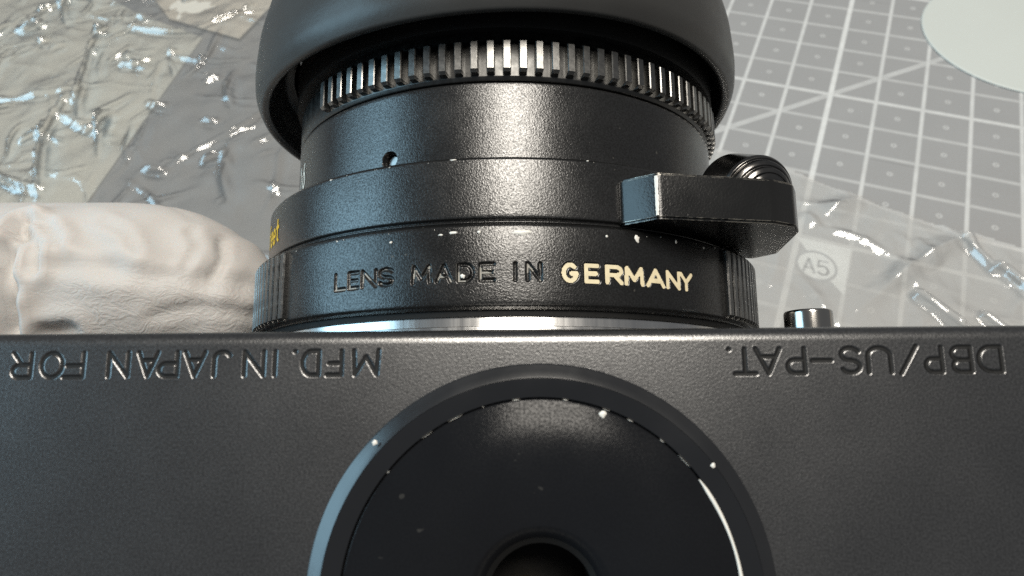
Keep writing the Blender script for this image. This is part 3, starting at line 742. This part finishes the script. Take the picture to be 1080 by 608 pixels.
# white round lid, top right
P = [np.array(mm2(on_mat(*q_, .4))) for q_ in ((973, 14), (1004, 67), (1079, 97))]
A_ = np.array([2 * (P[1] - P[0]), 2 * (P[2] - P[0])]); b2 = np.array([P[1] @ P[1] - P[0] @ P[0], P[2] @ P[2] - P[0] @ P[0]])
lc = np.linalg.solve(A_, b2); lr = np.linalg.norm(P[0] - lc)
n_ = 160; pr = bev([(.01, .5), (lr - .5, .5), (lr, .3), (lr - .1, .05), (.01, .05)], .2)
V = [(r_ * math.cos(a), r_ * math.sin(a), z_) for r_, z_ in pr for a in np.linspace(0, 2 * math.pi, n_, endpoint=False)]
F = [(i * n_ + j, i * n_ + (j + 1) % n_, (i + 1) * n_ + (j + 1) % n_, (i + 1) * n_ + j) for i in range(len(pr) - 1) for j in range(n_)]
lid = mesh_obj('round_lid', V, F, M['lid'], None, True, 40); lid.location = (lc[0] * MM, lc[1] * MM, 0)
tag(lid, 'round white plastic lid on the mat at upper right', 'lid')

def sheet(name, outline_px, mat, amp, ridge, nx, base, seed, zpx=2, fold=1.0, extra=(), net=1.0):
    # crumpled film: a grid inside the outline's box, cut to the outline, with sharp random folds
    pol = [np.array(mm2(on_mat(*q_, zpx))) for q_ in outline_px]
    lo, hi = np.min(pol, 0), np.max(pol, 0); st = max(hi - lo) / nx
    gx = np.arange(lo[0], hi[0] + st, st); gy = np.arange(lo[1], hi[1] + st, st)
    GX, GY = np.meshgrid(gx, gy); H = np.zeros_like(GX); rng = random.Random(seed)
    for _ in range(ridge):      # folds: creased tents of random line segments
        cx_, cy_ = rng.uniform(lo[0], hi[0]), rng.uniform(lo[1], hi[1]); a = rng.uniform(0, math.pi); L = rng.uniform(2, 22) * rng.random() + 1.5; wd = rng.uniform(.7, 3.2) * fold; h = rng.uniform(.1, 1.0) ** 1.5 * amp * wd / 2.2
        u = (GX - cx_) * math.cos(a) + (GY - cy_) * math.sin(a); v = -(GX - cx_) * math.sin(a) + (GY - cy_) * math.cos(a)
        v = v + .12 * L * np.sin(u / L * 2.2 + a * 5)
        e = np.clip(1 - (np.abs(u) / L) ** 2, 0, 1)
        H += h * e * np.clip(1 - np.abs(v) / wd, 0, 1) ** 1.4
    for (ax_, ay_), (bx_, by_), wd, h in extra:
        a0, b0 = np.array(mm2(on_mat(ax_, ay_, zpx))), np.array(mm2(on_mat(bx_, by_, zpx))); dv = b0 - a0
        t_ = np.clip(((GX - a0[0]) * dv[0] + (GY - a0[1]) * dv[1]) / (dv @ dv), 0, 1)
        H += h * np.clip(1 - (np.hypot(GX - a0[0] - t_ * dv[0], GY - a0[1] - t_ * dv[1]) / wd) ** 2, 0, 1) ** 1.5
    nz = np.array([[noise.noise(Vector((x / 22, y / 22, seed))) + .4 * noise.noise(Vector((x / 7, y / 7, seed + 5))) for x in gx] for y in gy])
    rn = np.array([[1.5 * max(0, 1 - 3.2 * abs(noise.noise(Vector((x / 15 + .4 * noise.noise(Vector((x / 20, y / 20, 2))), y / 15, seed + 1))))) + .65 * max(0, 1 - 3.0 * abs(noise.noise(Vector((x / 6.5, y / 6.5, seed + 2))))) + .28 * max(0, 1 - 3 * abs(noise.noise(Vector((x / 3, y / 3, seed + 3))))) for x in gx] for y in gy])
    H = base + H + net * rn + amp * .45 * (nz + .5)
    H = np.maximum(H, base)
    poly = np.array(pol); ins = np.zeros(GX.shape, bool); j = len(poly) - 1
    for i in range(len(poly)):
        xi, yi = poly[i]; xj, yj = poly[j]
        ins ^= ((yi > GY) != (yj > GY)) & (GX < (xj - xi) * (GY - yi) / (yj - yi + 1e-12) + xi); j = i
    ny_, nx_ = GX.shape; id_ = np.arange(ny_ * nx_).reshape(ny_, nx_)
    keep = ins[:-1, :-1] & ins[1:, :-1] & ins[:-1, 1:] & ins[1:, 1:]
    q_ = np.stack([id_[:-1, :-1], id_[:-1, 1:], id_[1:, 1:], id_[1:, :-1]], -1)[keep]
    used = np.unique(q_); mp = np.zeros(ny_ * nx_, int); mp[used] = np.arange(len(used))
    V = np.stack([GX, GY, H], -1).reshape(-1, 3)[used]; c = np.array([V[:, 0].mean(), V[:, 1].mean(), 0])
    o = mesh_obj(name, V - c, [tuple(f) for f in mp[q_].tolist()], mat, None, True); o.location = Vector(c) * MM
    return o
f1 = sheet('plastic_bag', ((-120, -80), (120, -110), (330, -60), (400, 60), (400, 330), (100, 420), (-150, 330)), M['film'], 3.1, 900, 480, .6, 11, 2, .72, (), .12)
tag(f1, 'crumpled clear plastic bag spread over the paper left of the lens', 'plastic bag')
f2 = sheet('plastic_sleeve', ((700, 142), (790, 160), (850, 180), (958, 222), (1015, 240), (1082, 258), (1200, 290), (1200, 420), (1000, 460), (700, 430)), M['film2'], 1.0, 90, 300, .35, 23, 2, 1.3, (((1022, 250), (1052, 280), 1.6, 1.3), ((1058, 278), (1090, 305), 1.6, 1.3), ((972, 308), (1012, 338), 1.8, 1.5), ((1042, 330), (1062, 345), 1.5, 1.1)), .22)
tag(f2, 'clear plastic sleeve lying on the mat right of the lens', 'plastic sleeve')
